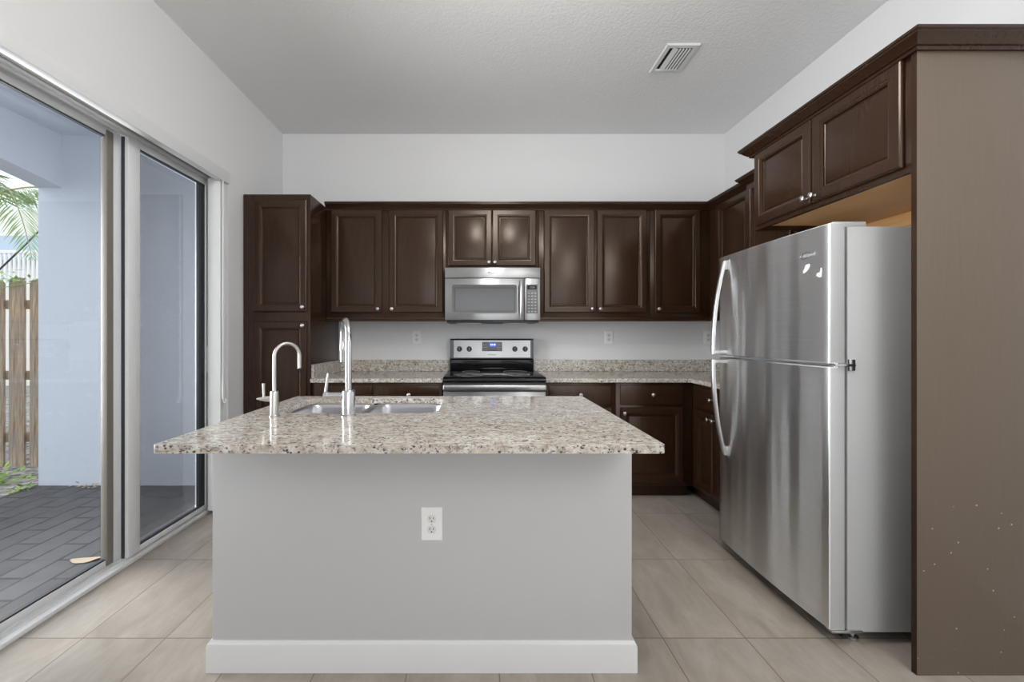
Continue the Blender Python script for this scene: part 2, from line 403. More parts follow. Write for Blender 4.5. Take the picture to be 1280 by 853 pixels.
# ------------------------------------------------------------------ sliding glass door
d1 = bpy.data.objects.new('door_1', None); COL.objects.link(d1); d1.location = (-1.93, 1.59, 0); WORLD['door_1'] = V(d1.location)
d1['kind'] = 'structure'; d1['label'] = 'white framed sliding glass patio door in the left wall'; d1['category'] = 'door'
FX0, FX1 = -1.985, -1.872
fr = MB().box(FX0, FX1, OY0+.002, OY1-.002, 0.0, 0.022, .003).box(FX0, FX1, OY0+.002, OY1-.002, 2.325, OZ-.002, .003)
fr.box(FX0, FX1, OY1-.020, OY1-.002, .022, 2.325, .003).box(FX0, FX1, OY0+.002, OY0+.04, .022, 2.325, .003)
for xx in (-1.905, -1.945): fr.box(xx-.003, xx+.003, OY0+.04, OY1-.02, .022, .030).box(xx-.003, xx+.003, OY0+.04, OY1-.02, 2.312, 2.325)
obj('door_frame', fr, M_alu, d1)
def slider(name, xc, y0, y1, s0, s1, mat_s0, mat_s1):
    z0, z1 = .032, 2.31
    p = obj(name, MB().box(xc-.016, xc+.016, y0+s0, y1-s1, z0, z0+.03, .002).box(xc-.016, xc+.016, y0+s0, y1-s1, z1-.03, z1, .002), M_alu, d1)
    obj('stile', MB().box(xc-.018, xc+.018, y0, y0+s0, z0, z1, .003), mat_s0, p)
    obj('stile', MB().box(xc-.018, xc+.018, y1-s1, y1, z0, z1, .003), mat_s1, p)
    obj('glass_pane', MB().box(xc-.002, xc+.002, y0+s0-.004, y1-s1+.004, z0+.026, z1-.026), M_glass, p)
    g = MB()
    for a, b, c, d in ((y0+s0, y1-s1, z0+.03, z0+.038), (y0+s0, y1-s1, z1-.036, z1-.03)): g.box(xc-.01, xc+.01, a, b, c, d)
    obj('gasket', g, M_gasket, p)
    return p
p1 = slider('door_panel', -1.955, 1.393, 2.236, 0.06, 0.070, M_alu, M_alu)
obj('weatherstrip', MB().box(-1.965, -1.932, 2.128, 2.166, .034, 2.308, .002), M_bronze, p1)
obj('weatherstrip', MB().box(-1.9605, -1.938, 2.222, 2.2385, .034, 2.308, .002), M_gasket, p1)
p2 = slider('door_panel', -1.905, 2.205, 2.862, 0.078, 0.030, M_alu, M_alu)
obj('weatherstrip', MB().box(-1.9215, -1.906, 2.199, 2.206, .034, 2.308, .001), M_gasket, p2)
obj('weatherstrip', MB().box(-1.915, -1.893, 2.774, 2.831, .064, 2.278, .002), M_gasket, p2)
obj('insect_screen', MB().box(-1.9785, -1.9775, 2.26, 2.862, .05, 2.30), M_screen, d1, 'grey mesh insect screen')
obj('latch', MB().box(-1.886, -1.872, 2.838, 2.856, .98, 1.16, .004), M_alu, p2)

vb = thing('vertical_blind', 'white vertical blind stacked open at the far end of the sliding glass door', 'blind', (-1.8, 1.6, 2.3))
obj('headrail', MB().box(-1.80, -1.752, OY0+.01, OY1+.006, 2.302, 2.384, .004).box(-1.86, -1.80, OY0+.01, OY1-.03, 2.345, 2.384, .003), M_trim, vb)
obj('track', MB().box(-1.85, -1.81, OY0+.02, OY1-.04, 2.322, 2.345, .003), M_bronze, vb)
for k in range(6):
    y = OY1-.012-k*.011; a = math.radians(5+3*math.sin(k*2.1)); c, s_ = math.cos(a), math.sin(a)
    xc = -1.819; prof = []
    for t in range(-5, 6):
        u = t/5*.043; bow = .004*(1-(t/5)**2); prof.append((xc+u*c, y-bow+u*s_*.35))
    pts = [(x, yy) for x, yy in prof]+[(x, yy+.0012) for x, yy in reversed(prof)]
    mb = MB().loft([[V((x, yy, .03)) for x, yy in pts], [V((x, yy, 2.322)) for x, yy in pts]])
    obj('vane', mb, M_vane, vb)
wd = MB().tube([(-1.757, 2.815, 2.303), (-1.757, 2.815, 0.90)], .004, 10).tube([(-1.757, 2.815, .93), (-1.757, 2.815, .80)], .0075, 12).tube([(-1.757, 2.815, .80), (-1.752, 2.815, .775), (-1.742, 2.815, .772), (-1.737, 2.815, .785), (-1.738, 2.815, .80)], .004, 8)
obj('wand', wd, M_white, vb)

# ------------------------------------------------------------------ patio outside
GZ = -0.05
struct('patio_floor', MB().box(-3.80, -1.99, -2.5, 3.9, GZ-.1, GZ), M_paver, 'grey paver patio outside the sliding door', 'patio', origin=(-3.0, 0, GZ))
struct('ground', MB().box(-30, -3.80, -10, 40, GZ-.2, GZ-.06), M_gravel, 'grey gravel ground beyond the patio', 'ground', origin=(0, 0, 0))
# end wall and arched beam: one stucco structure
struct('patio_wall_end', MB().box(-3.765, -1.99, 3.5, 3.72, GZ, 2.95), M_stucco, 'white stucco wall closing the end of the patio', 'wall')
ay0, ay1 = 0.1, 3.5
arch = [(ay0, 2.5)]
for k in range(0, 25):
    t = k/24; y = ay0+(ay1-ay0)*t; arch.append((y, 2.50+.13*(1-(2*t-1)**2)))
poly = arch[1:]+[(ay1, 2.95), (ay0, 2.95)]
mb = MB(); mb.loft([[V((-3.765, y, z)) for y, z in poly], [V((-3.56, y, z)) for y, z in poly]])
mb.box(-3.765, -3.56, -2.5, ay0, GZ, 2.95)
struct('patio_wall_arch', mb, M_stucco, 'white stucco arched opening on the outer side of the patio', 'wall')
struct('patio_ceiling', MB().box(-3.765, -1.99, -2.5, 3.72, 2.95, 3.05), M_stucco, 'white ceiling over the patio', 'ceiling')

fe = thing('fence', 'weathered brown shadowbox wooden fence beyond the patio wall', 'fence', (-5.6, 4.15, GZ-.06))
FG = GZ-.06
for z in (1.55, .83, .20):
    obj('rail', MB().box(-7.4, -3.9, 4.147, 4.185, z-.045, z+.045, .003), M_fence, fe)
k = 0; x = -7.256
while x < -3.95:
    w = .152; t = 1.80+.02*math.sin(k*1.7)
    o_ = MB().poly([(x, 4.125, FG+.02), (x+w, 4.125, FG+.02), (x+w, 4.125, t-.035), (x+w-.03, 4.125, t), (x+.03, 4.125, t), (x, 4.125, t-.035)], (0, .022, 0))
    obj('picket', o_, M_fence, fe)
    x += .21; k += 1
for xp in (-7.3, -5.2):
    obj('post', MB().box(xp, xp+.09, 4.21, 4.30, FG-.01, 1.75, .004), M_fence, fe)

def leaf_blob(mb, c, n, sx, sy, sz, size, rnd):
    for _ in range(n):
        p = V((c[0]+rnd.gauss(0, sx), c[1]+rnd.gauss(0, sy), c[2]+abs(rnd.gauss(0, sz))))
        d = V((rnd.uniform(-1, 1), rnd.uniform(-1, 1), rnd.uniform(-.2, .8))).normalized(); s_ = d.cross(V((0, 0, 1))).normalized()
        L_ = size*rnd.uniform(.6, 1.2); up = d.cross(s_)
        a = [p, p+d*L_*.5+s_*L_*.25, p+d*L_, p+d*L_*.5-s_*L_*.25]
        mb.loft([[q-up*.0008 for q in a], [q+up*.0008 for q in a]])
rnd = random.Random(3)
mb = MB(); leaf_blob(mb, (-4.68, 4.06, 1.74), 60, .15, .010, .06, .055, rnd); mb.tube([(-4.95, 4.10, 1.5), (-4.75, 4.10, 1.72), (-4.5, 4.10, 1.76)], .004, 6)
tag(obj('climbing_vine', mb, M_leaf, smooth=False), 'small green vine growing over the top of the wooden fence', 'plant')
mb = MB(); leaf_blob(mb, (-3.80, 3.42, GZ-.055), 40, .05, .04, .05, .06, rnd)
tag(obj('weed', mb, M_leaf, smooth=False), 'tuft of green weeds at the foot of the white patio wall', 'plant')
mb = MB(); leaf_blob(mb, (-4.55, 3.75, GZ-.06), 90, .18, .1, .05, .07, rnd)
tag(obj('groundcover', mb, M_leaf, smooth=False), 'low green plants on gravel in front of the wooden fence', 'plant', kind='stuff')
mb = MB(); leaf_blob(mb, (-3.30, 3.46, GZ), 14, .05, .015, .02, .04, rnd)
tag(obj('dry_leaves', mb, M_dryleaf, smooth=False), 'scatter of dry leaf litter against the patio wall base', 'leaves', kind='stuff')
cx, cy = -2.24, 2.33; pts = []
for k in range(14):
    t = 2*PI*k/14; pts.append((cx+.075*math.cos(t)*(1+.15*math.sin(3*t)), cy+.03*math.sin(t)+.012*math.cos(t), GZ+.003+.008*math.cos(t)**2))
tag(obj('fallen_leaf', MB().poly(pts, (0, 0, .0015)), M_dryleaf, smooth=False), 'single dry tan leaf lying on the grey patio pavers', 'leaf')

pt = thing('palm_tree', 'green palm tree with drooping fronds behind the wooden fence', 'palm', (-6.55, 5.3, GZ-.06))
obj('trunk', MB().tube([(-6.55, 5.3, GZ-.07), (-6.53, 5.3, 1.2), (-6.55, 5.3, 2.95)], [.17, .13, .11], 14), M_bark, pt)
def frond(az, L_, rise, droop, rnd):
    b = V((-6.55, 5.3, 2.95)); d = V((math.cos(az), math.sin(az), 0)); side = V((-d.y, d.x, 0)); path = []
    for k in range(17):
        t = k/16; path.append(b+d*L_*(t-.12*t*t)+V((0, 0, rise*math.sin(t*PI*.6)-droop*t**2.2)))
    ob = obj('frond', MB().tube(path, [.018*(1-.8*k/16) for k in range(17)], 6), M_rachis, pt)
    mb = MB()
    for k in range(8, 66):
        t = k/66*16; i = min(int(t), 15); p = path[i].lerp(path[i+1], t-i); tg = (path[i+1]-path[i]).normalized()
        ll = .52*math.sin(PI*min(1, .15+.85*k/66))**.6*(.8+.3*rnd.random())
        for sg in (1, -1):
            q = (side*sg*.75+tg*.6+V((0, 0, -.35-.35*rnd.random()))).normalized(); e = p+q*ll+V((0, 0, -.12*ll)); mdp = p+q*ll*.5
            wv = tg*.012
            a = [p, mdp+wv, e, mdp-wv]; mb.loft([[x_-V((0, 0, .0008)) for x_ in a], [x_+V((0, 0, .0008)) for x_ in a]])
    obj('leaflets', mb, M_palm, ob, smooth=False)
for az, L_, rise, droop in ((-.35, 1.55, .55, 1.35), (-1.1, 1.7, .7, .9), (-1.9, 1.6, .6, 1.2), (2.6, 1.7, .6, 1.0), (1.2, 1.6, .8, 1.0), (-.75, 1.5, .9, .75), (3.6, 1.6, .7, 1.2)):
    frond(az, L_, rise, droop, rnd)
nb = thing('neighbour_house', 'pale two storey house seen over the wooden fence', 'house', (-15, 13.5, FG))
obj('wall', MB().box(-24, -11.3, 13.5, 20, FG-.01, 3.75), M_house, nb)
obj('wall', MB().box(-24, -10.9, 14.2, 20, 3.75, 5.6), M_house, nb)
obj('roof', MB().loft([[V((-11.3, y, z)), V((-24, y, z)), V((-24, y2, z2)), V((-11.3, y2, z2))] for y, z, y2, z2 in ((13.1, 3.75, 14.2, 4.7), (13.1, 3.65, 14.2, 4.6))]), M_bluegrey, nb)
ra = thing('balcony_railing', 'white picket railing in front of the pale neighbouring house', 'railing', (-13, 11, FG))
obj('top_rail', MB().box(-17, -9.5, 10.97, 11.03, 3.45, 3.53).box(-17, -9.5, 10.97, 11.03, 2.55, 2.62), M_trim, ra)
for k in range(60): obj('baluster', MB().box(-17+.125*k, -16.95+.125*k, 10.98, 11.02, 2.62, 3.45), M_trim, ra)
obj('base_wall', MB().box(-17, -9.5, 10.95, 11.05, FG-.01, 2.55), M_house, ra)
tag(obj('utility_cable', MB().tube([(-7.9+.25*k, 5.6, .95+.235*k-.003*k*(10-k)) for k in range(11)], .011, 8), M_cable), 'dark cable rising diagonally beyond the wooden fence', 'cable')

# ------------------------------------------------------------------ cabinets
def knob_mb(o, n): return MB().lathe(o, n, [(.008, 0), (.0065, .004), (.005, .012), (.009, .017), (.0135, .021), (.0135, .025), (.009, .0285), (.0, .030)], 18)
KN = {}
def knob(o, n, parent):
    key = tuple(n); o = V(o)
    if key not in KN:
        k = obj('knob', knob_mb(o, n), M_nickel, parent, origin=o); KN[key] = k
    else:
        k = KN[key].copy(); COL.objects.link(k); WORLD[k.name] = o; k.parent = parent; k.location = o - wl(parent)
    return k
DSTEPS = [(0, 0), (0, .012), (.0025, .0165), (.007, .019), (.041, .019), (.0425, .0172), (.046, .0168), (.058, .0105), (.0592, .004), (.0615, .002), (.066, .002), (.069, .0052), (.071, .0058)]
WSTEPS = [(0, 0), (0, .012), (.003, .0155), (.010, .0175), (.016, .019)]
def front(name, O, u, n, w, h, parent, steps=DSTEPS, knob_at=None, mat=None):
    """door or drawer front; O lower left corner on the carcass plane, u along the width, n outward; knob_at (a, b) in the front"""
    u, n, v = V(u), V(n), V((0, 0, 1))
    d = obj(name, MB().loft(rect_rings(O, u, v, n, w, h, steps)), mat or M_cab, parent, angle=25)
    if knob_at: knob(V(O)+u*knob_at[0]+v*knob_at[1]+n*.0185, n, d)
    return d
UX, UN = (1, 0, 0), (0, -1, 0)            # fronts on the back wall
RX, RN = (0, -1, 0), (-1, 0, 0)           # fronts on the right wall (width runs towards the camera)
CU, ZU0, ZU1 = 3.38, 1.365, 2.29
DB, DT = 1.4234, 2.2716

pc = thing('pantry_cabinet', 'tall dark brown pantry cabinet in the left corner by the sliding door', 'cabinet', (-1.5, 3.4, 0))
obj('body', MB().box(-1.757, -1.2557, 3.06, YB-.002, .10, 2.293, .002).box(-1.757, -1.2557, 3.13, YB-.002, 0, .10), M_cab, pc)
front('door', (-1.676, 3.06, 1.412), UX, UN, .399, .838, pc, knob_at=(.375, .035))
front('door', (-1.676, 3.06, .13), UX, UN, .399, 1.21, pc, knob_at=(.375, 1.18))

wa = thing('wall_cabinet', 'two door dark brown wall cabinet between the pantry and the microwave', 'cabinet', (-.76, 3.53, ZU0))
obj('body', MB().box(-1.2537, -.2686, CU, YB-.002, ZU0, ZU1, .0015), M_cab, wa)
front('door', (-1.2145, CU, DB), UX, UN, .421, DT-DB, wa, knob_at=(.392, .03))
front('door', (-.7345, CU, DB), UX, UN, .447, DT-DB, wa, knob_at=(.028, .03))
wb = thing('wall_cabinet', 'short two door dark brown cabinet above the microwave', 'cabinet', (.116, 3.53, 1.785))
obj('body', MB().box(-.2666, .499, CU, YB-.002, 1.785, ZU1, .0015), M_cab, wb)
front('door', (-.248, CU, 1.808), UX, UN, .360, DT-1.808, wb, knob_at=(.338, .028))
front('door', (.1165, CU, 1.808), UX, UN, .360, DT-1.808, wb, knob_at=(.022, .028))
wc = thing('wall_cabinet', 'two door dark brown wall cabinet just right of the microwave', 'cabinet', (.96, 3.53, ZU0))
obj('body', MB().box(.501, 1.4195, CU, YB-.002, ZU0, ZU1, .0015), M_cab, wc)
front('door', (.541, CU, DB), UX, UN, .4175, DT-DB, wc, knob_at=(.393, .03))
front('door', (.9785, CU, DB), UX, UN, .411, DT-DB, wc, knob_at=(.024, .03))
wd_ = thing('wall_cabinet', 'single door dark brown wall cabinet in the right back corner', 'cabinet', (1.66, 3.53, ZU0))
obj('body', MB().box(1.4215, 1.9125, CU, YB-.002, ZU0, ZU1, .0015), M_cab, wd_)
front('door', (1.455, CU, DB), UX, UN, .375, DT-DB, wd_, knob_at=(.026, .03))
we = thing('wall_cabinet', 'dark brown wall cabinet on the right wall next to the back corner', 'cabinet', (2.07, 3.1, ZU0))
obj('body', MB().box(1.915, XR-.002, 2.832, YB-.002, ZU0, ZU1, .0015), M_cab, we)
front('door', (1.915, 3.262, DB), RX, RN, .40, DT-DB, we, knob_at=(.375, .03))
wf = thing('wall_cabinet', 'dark brown wall cabinet on the right wall stepping out beside the refrigerator top', 'cabinet', (2.04, 2.6, ZU0))
obj('body', MB().box(1.862, XR-.002, 2.384, 2.830, ZU0, ZU1, .0015), M_cab, wf)
front('door', (1.862, 2.815, DB), RX, RN, .40, DT-DB, wf, knob_at=(.026, .03))
CROWN = [(-.01, 2.268), (.010, 2.268), (.013, 2.278), (.020, 2.281), (.022, 2.286), (.030, 2.292), (.039, 2.304), (.047, 2.309), (.047, 2.314), (.053, 2.317), (.053, 2.327), (-.01, 2.327)]
CR = [(max(o, .0015), z) for o, z in CROWN]
obj('crown', MB().sweep([(1.862, 2.425), (1.862, 2.830), (1.910, 2.830)], [(o, z+.0035) for o, z in CR], 1), M_cab, wf)
tag(obj('crown_moulding', MB().sweep([(-1.2535, CU), (1.915, CU), (1.915, 2.885)], CR, -1), M_cab), 'dark brown crown moulding along the top of the back wall cabinets', 'moulding')
rail = [(.0015, 1.352), (.018, 1.352), (.020, 1.357), (.020, 1.366), (.012, 1.372), (.012, 1.384), (.0015, 1.384)]
tag(obj('light_rail', MB().sweep([(-1.2535, CU), (-.2690, CU)], rail, -1), M_cab), 'thin dark brown rail under the wall cabinet left of the microwave', 'moulding')
tag(obj('light_rail', MB().sweep([(.5015, CU), (1.915, CU), (1.915, 2.835)], rail, -1), M_cab), 'thin dark brown rail under the wall cabinets right of the microwave', 'moulding')

# over the refrigerator
oc = thing('refrigerator_cabinet', 'two door dark brown cabinet mounted above the refrigerator', 'cabinet', (1.9, 1.93, 1.84))
CX = 1.602
obj('body', MB().box(CX, XR-.002, 1.505, 2.372, 1.876, ZU1, .0015).box(CX, CX+.02, 1.505, 2.372, 1.842, 1.876).box(CX+.02, XR-.002, 2.354, 2.372, 1.842, 1.876), M_cab, oc)
obj('underside_panel', MB().box(CX+.02, XR-.004, 1.506, 2.354, 1.868, 1.876), M_maple, oc, 'unfinished orange tan plywood underside')
obj('hanging_rail', MB().box(XR-.024, XR-.004, 1.507, 2.352, 1.80, 1.868, .001), M_maple, oc, 'unfinished tan rail against the wall')
front('door', (CX, 1.947+.402, 1.866), RX, RN, .398, 2.2705-1.866, oc, knob_at=(.376, .03))
front('door', (CX, 1.945, 1.866), RX, RN, .413, 2.2705-1.866, oc, knob_at=(.022, .03))
ep = thing('refrigerator_end_panel', 'tall scuffed brown end panel standing in front of the refrigerator side', 'panel', (1.9, 1.494, 0))
obj('panel', MB().box(1.5935, XR-.002, 1.484, 1.503, 0, 2.288, .001), M_endp, ep)
obj('edge_band', MB().box(1.592, 1.5934, 1.4845, 1.503, .001, 2.287), M_cab, ep, 'dark front edge strip')
obj('crown', MB().sweep([(XR-.002, 1.484), (1.592, 1.484), (1.592, 2.374), (1.80, 2.374)], CR, 1), M_cab, oc)

# base cabinets
BY = 3.08; BN = (0, -1, 0); ZD0, ZD1, ZO0, ZO1 = .712, .862, .131, .694
def base_back(label, x0, x1, fr_):
    t = thing('base_cabinet', label, 'cabinet', ((x0+x1)/2, 3.4, 0))
    obj('body', MB().box(x0, x1, BY, YB-.002, .10, .881, .0015).box(x0, x1, BY+.075, YB-.002, 0, .10), M_cab, t)
    for f0, f1, kx in fr_:
        front('drawer', (f0, BY, ZD0), UX, UN, f1-f0, ZD1-ZD0, t, WSTEPS, ((f1-f0)/2, (ZD1-ZD0)/2+.005))
        front('door', (f0, BY, ZO0), UX, UN, f1-f0, ZO1-ZO0, t, knob_at=(.026 if kx == 'l' else f1-f0-.026, ZO1-ZO0-.04))
    return t
base_back('two drawer dark brown base cabinet left of the range', -1.2537, -.2655, [(-1.232, -.795, 'r'), (-.741, -.292, 'l')])
base_back('dark brown base cabinet with one drawer just right of the range', .5045, 1.034, [(.529, 1.002, 'r')])
base_back('dark brown base cabinet with one drawer in the right back corner', 1.036, 1.614, [(1.068, 1.541, 'l')])
bc = thing('base_cabinet', 'dark brown base cabinet on the right wall beside the refrigerator', 'cabinet', (1.9, 2.7, 0))
obj('body', MB().box(1.616, XR-.002, 2.395, YB-.002, .10, .881, .0015).box(1.69, XR-.002, 2.395, YB-.002, 0, .10), M_cab, bc)
front('drawer', (1.616, 3.026, ZD0), RX, RN, .47, ZD1-ZD0, bc, WSTEPS, (.235, (ZD1-ZD0)/2+.005))
front('door', (1.616, 3.026, ZO0), RX, RN, .231, ZO1-ZO0, bc, knob_at=(.206, ZO1-ZO0-.04))
front('door', (1.616, 2.788, ZO0), RX, RN, .231, ZO1-ZO0, bc, knob_at=(.024, ZO1-ZO0-.04))

# countertops
CZ0, CZ1 = .883, .913
cl = thing('countertop', 'speckled cream granite countertop between the pantry and the range', 'countertop', (-.76, 3.36, CZ0))
bevel_mod(obj('slab', MB().box(-1.2535, -.264, 3.045, YB-.002, CZ0, CZ1), M_granite, cl), .004)
bevel_mod(obj('backsplash', MB().box(-1.2335, -.264, YB-.022, YB-.002, CZ1, 1.017), M_granite, cl), .002)
bevel_mod(obj('side_splash', MB().box(-1.2535, -1.2335, 3.07, YB-.002, CZ1, 1.017), M_granite, cl), .002)
cr = thing('countertop', 'speckled cream granite L shaped countertop right of the range', 'countertop', (1.4, 3.2, CZ0))
mb = MB(); Lp = [(.502, 3.045), (1.581, 3.045), (1.581, 2.392), (XR-.002, 2.392), (XR-.002, YB-.002), (.502, YB-.002)]
mb.loft([[V((x, y, CZ0)) for x, y in Lp], [V((x, y, CZ1)) for x, y in Lp]])
bevel_mod(obj('slab', mb, M_granite, cr), .004)
bevel_mod(obj('backsplash', MB().box(.502, XR-.002, YB-.022, YB-.002, CZ1, 1.017), M_granite, cr), .002)
bevel_mod(obj('side_splash', MB().box(XR-.022, XR-.002, 2.392, YB-.023, CZ1, 1.017), M_granite, cr), .002)

# ------------------------------------------------------------------ range
rg = thing('range', 'stainless and black electric range between the back countertops', 'range', (.12, 3.3, 0))
RX0, RX1 = -.258, .498
obj('body', MB().box(RX0+.004, RX1-.004, 3.02, YB-.025, .06, .90, .003), M_black, rg)
for fx in (RX0+.05, RX1-.05):
    for fy in (3.08, 3.60): obj('leveling_foot', MB().lathe((fx, fy, 0), (0, 0, 1), [(.018, 0), (.018, .012), (.008, .014), (.008, .061)], 14), M_black, rg)
ck = MB(); pr = [(2.992, .893), (2.986, .905), (2.990, .918), (3.004, .926), (3.62, .930), (3.62, .900), (3.0, .893)]
ck.loft([[V((RX0, y, z)) for y, z in pr], [V((RX1, y, z)) for y, z in pr]])
cooktop = obj('cooktop', ck, M_blackglass, rg)
for bx, by, r_ in ((-.06, 3.16, .10), (.31, 3.16, .085), (-.06, 3.43, .075), (.31, 3.43, .10)):
    mb = MB(); ring = []
    for rr_, z in ((r_, .9275), (r_, .9310), (r_-.003, .9310), (r_-.003, .9275)): ring.append([V((bx+rr_*math.cos(2*PI*k/40), by+rr_*math.sin(2*PI*k/40), z+(by-3.004)*.0065)) for k in range(40)])
    obj('burner_ring', MB().loft(ring+[ring[0]], False, False), M_keypad, cooktop)
bg = MB()
pr = [(3.60, .929), (3.590, .945), (3.586, 1.02), (3.600, 1.03), (3.582, 1.034), (3.583, 1.195), (3.598, 1.207), (3.655, 1.207), (3.66, .929)]
bg.loft([[V((RX0+.012, y, z)) for y, z in pr], [V((RX1-.012, y, z)) for y, z in pr]])
backg = obj('backguard', bg, M_blackglass, rg, angle=50)
cp = MB().loft([[V((-.214, 3.5795, 1.042)), V((.458, 3.5795, 1.042)), V((.458, 3.5805, 1.192)), V((-.214, 3.5805, 1.192))], [V((-.214, 3.589, 1.042)), V((.458, 3.589, 1.042)), V((.458, 3.590, 1.192)), V((-.214, 3.590, 1.192))]])
cpo = obj('control_panel', cp, M_steel, backg)
for kx in (-.164, -.078, .322, .412):
    kk = obj('knob', MB().lathe((kx, 3.584, 1.117), (0, -1, 0), [(.024, 0), (.0235, .005), (.020, .018), (.018, .021), (0, .021)], 24).box(kx-.0035, kx+.0035, 3.555, 3.565, 1.098, 1.136, .0015), M_black, cpo)
    obj('pointer', MB().box(kx-.0012, kx+.0012, 3.5538, 3.5552, 1.104, 1.134), M_key, kk)
dp = obj('display', MB().box(.035, .210, 3.577, 3.590, 1.098, 1.178, .002), M_keypad, cpo)
obj('screen', MB().box(.098, .158, 3.575, 3.578, 1.138, 1.172), M_blue, dp)
dg_ = MB()
for dx in (.108, .119, .134, .145): dg_.box(dx, dx+.006, 3.5742, 3.5752, 1.148, 1.162)
obj('digits', dg_, M_digit, dp)
ky = MB()
for i in range(4):
    for j in range(3):
        for bx in (.045, .168): ky.box(bx+i*.009, bx+i*.009+.006, 3.5762, 3.5772, 1.106+j*.022, 1.112+j*.022)
obj('keys', ky, M_key, dp)
obj('logo', MB().add_mesh(text_mesh('Whirlpool', .017), frame((.122, 3.5790, 1.066), (1, 0, 0), (0, 0, 1), (0, -1, 0))), M_logo_dark, cpo)
od = obj('oven_door', MB().box(RX0+.003, RX1-.003, 2.992, 3.019, .285, .826, .006), M_steel, rg)
obj('window', MB().box(RX0+.12, RX1-.12, 2.988, 2.995, .40, .70, .003), M_blackglass, od)
ov = obj('door_trim', MB().box(RX0+.003, RX1-.003, 2.996, 3.019, .828, .889, .003), M_black, rg)
obj('handle', MB().box(RX0+.003, RX1-.003, 2.952, 2.975, .836, .878, .008, 3).box(RX0+.06, RX0+.09, 2.972, 2.998, .842, .872, .003).box(RX1-.09, RX1-.06, 2.972, 2.998, .842, .872, .003), M_handle, od)
obj('storage_drawer', MB().box(RX0+.003, RX1-.003, 2.996, 3.019, .085, .278, .005), M_steel, rg)

# ------------------------------------------------------------------ microwave
mw = thing('microwave', 'stainless over the range microwave with a grey window', 'microwave', (.117, 3.4, 1.345))
MX0, MX1, MY = -.2645, .4975, 3.27
obj('body', MB().box(MX0+.003, MX1-.003, MY+.022, YB-.004, 1.352, 1.779, .003), M_black, mw)
gr = obj('vent_strip', MB().box(MX0, MX1, MY, MY+.021, 1.696, 1.779, .003), M_steel, mw)
obj('logo', MB().add_mesh(text_mesh('Whirlpool', .020), frame((.116, MY-.0006, 1.7405), (1, 0, 0), (0, 0, 1), (0, -1, 0))), M_logo_dark, gr)
sw = []
for k in range(33):
    t = .35+2*PI*k/32*.86; sw.append((.108+.022*math.cos(t), MY-.0012, 1.7405+.013*math.sin(t)+.004*math.cos(t)))
obj('logo', MB().tube(sw, [.0006+.0010*math.sin(PI*k/32) for k in range(33)], 6), M_logo_dark, gr)
md = obj('door', MB().box(MX0, .366, MY, MY+.021, 1.358, 1.692, .004), M_steel, mw)
pts = rr(-.209, .309, 1.412, 1.642, .018)
obj('window', MB().loft([[V((x, MY-.0025, z)) for x, z in pts], [V((x, MY+.004, z)) for x, z in pts]]), M_greywin, md)
pi = rr(-.190, .292, 1.428, 1.618, .010)
ri = [[V((x, MY-.0036, z)) for x, z in pi], [V((x, MY-.002, z)) for x, z in pi]]
pi2 = rr(-.186, .288, 1.432, 1.614, .008)
obj('window_border', MB().loft([ri[0], ri[1], [V((x, MY-.002, z)) for x, z in pi2], [V((x, MY-.0036, z)) for x, z in pi2], ri[0]], False, False), M_black, md)
hp = []
for k in range(13):
    t = k/12; hp.append((.342, MY-.012-.026*math.sin(PI*t)**.6, 1.372+.300*t))
obj('handle', MB().tube(hp, .0125, 14).tube([(.342, MY+.002, 1.378), (.342, MY-.02, 1.378)], .009, 12).tube([(.342, MY+.002, 1.666), (.342, MY-.02, 1.666)], .009, 12), M_handle, md)
mc = obj('control_panel', MB().box(.370, MX1, MY, MY+.021, 1.358, 1.692, .004), M_steel, mw)
kp = obj('keypad', MB().box(.385, .477, MY-.002, MY+.004, 1.412, 1.645, .0015), M_keypad, mc)
obj('display', MB().box(.394, .468, MY-.0032, MY-.001, 1.604, 1.636), M_blackglass, kp)
obj('digits', MB().add_mesh(text_mesh('12:00', .020), frame((.431, MY-.0036, 1.620), (1, 0, 0), (0, 0, 1), (0, -1, 0))), M_key, kp)
ky = MB()
for i in range(3):
    for j in range(7): ky.box(.397+i*.026, .413+i*.026, MY-.003, MY-.0015, 1.422+j*.0245, 1.432+j*.0245)
obj('keys', ky, M_key, kp)
obj('vent_grille', MB().box(MX0+.012, MX1-.012, MY+.012, YB-.01, 1.338, 1.353, .002), M_black, mw)
for gx in (MX0+.09, MX1-.29): obj('grease_filter', MB().box(gx, gx+.2, MY+.08, MY+.24, 1.334, 1.339, .001), M_nickel, mw)

# ------------------------------------------------------------------ refrigerator
rf = thing('refrigerator', 'stainless top freezer refrigerator with two curved handles', 'refrigerator', (1.8, 2.0, 0))
FY0, FY1, FXF, FXB = 1.628, 2.368, 1.397, 1.459
obj('cabinet_body', MB().box(1.474, 2.185, FY0+.004, FY1-.004, .048, 1.672, .006), M_fridge_side, rf, 'plain grey enamelled sides')
obj('door_gasket', MB().box(FXB, 1.4745, FY0+.016, FY1-.016, .075, 1.105).box(FXB, 1.4745, FY0+.016, FY1-.016, 1.14, 1.66), M_gasket, rf)
def fdoor(name, z0, z1):
    prof = []; n = 22
    for k in range(n+1):
        t = k/n; y = FY0+.004+(FY1-FY0-.008)*t; prof.append((FXF-.014*(1-(2*t-1)**2)+.000, y))
    prof = [(FXB, FY0), (FXF+.006, FY0), (FXF+.0015, FY0+.0012)]+prof+[(FXF+.0015, FY1-.0012), (FXF+.006, FY1), (FXB, FY1)]
    def ring(z, s_): return [V((FXB+(x-FXB)*s_, y, z)) for x, y in prof]
    mb = MB().loft([ring(z0, .92), ring(z0+.004, 1), ring(z1-.004, 1), ring(z1, .92)])
    return obj(name, mb, M_steel_door, rf, angle=28)
ff = fdoor('freezer_door', 1.124, 1.684); fb = fdoor('refrigerator_door', .062, 1.110)
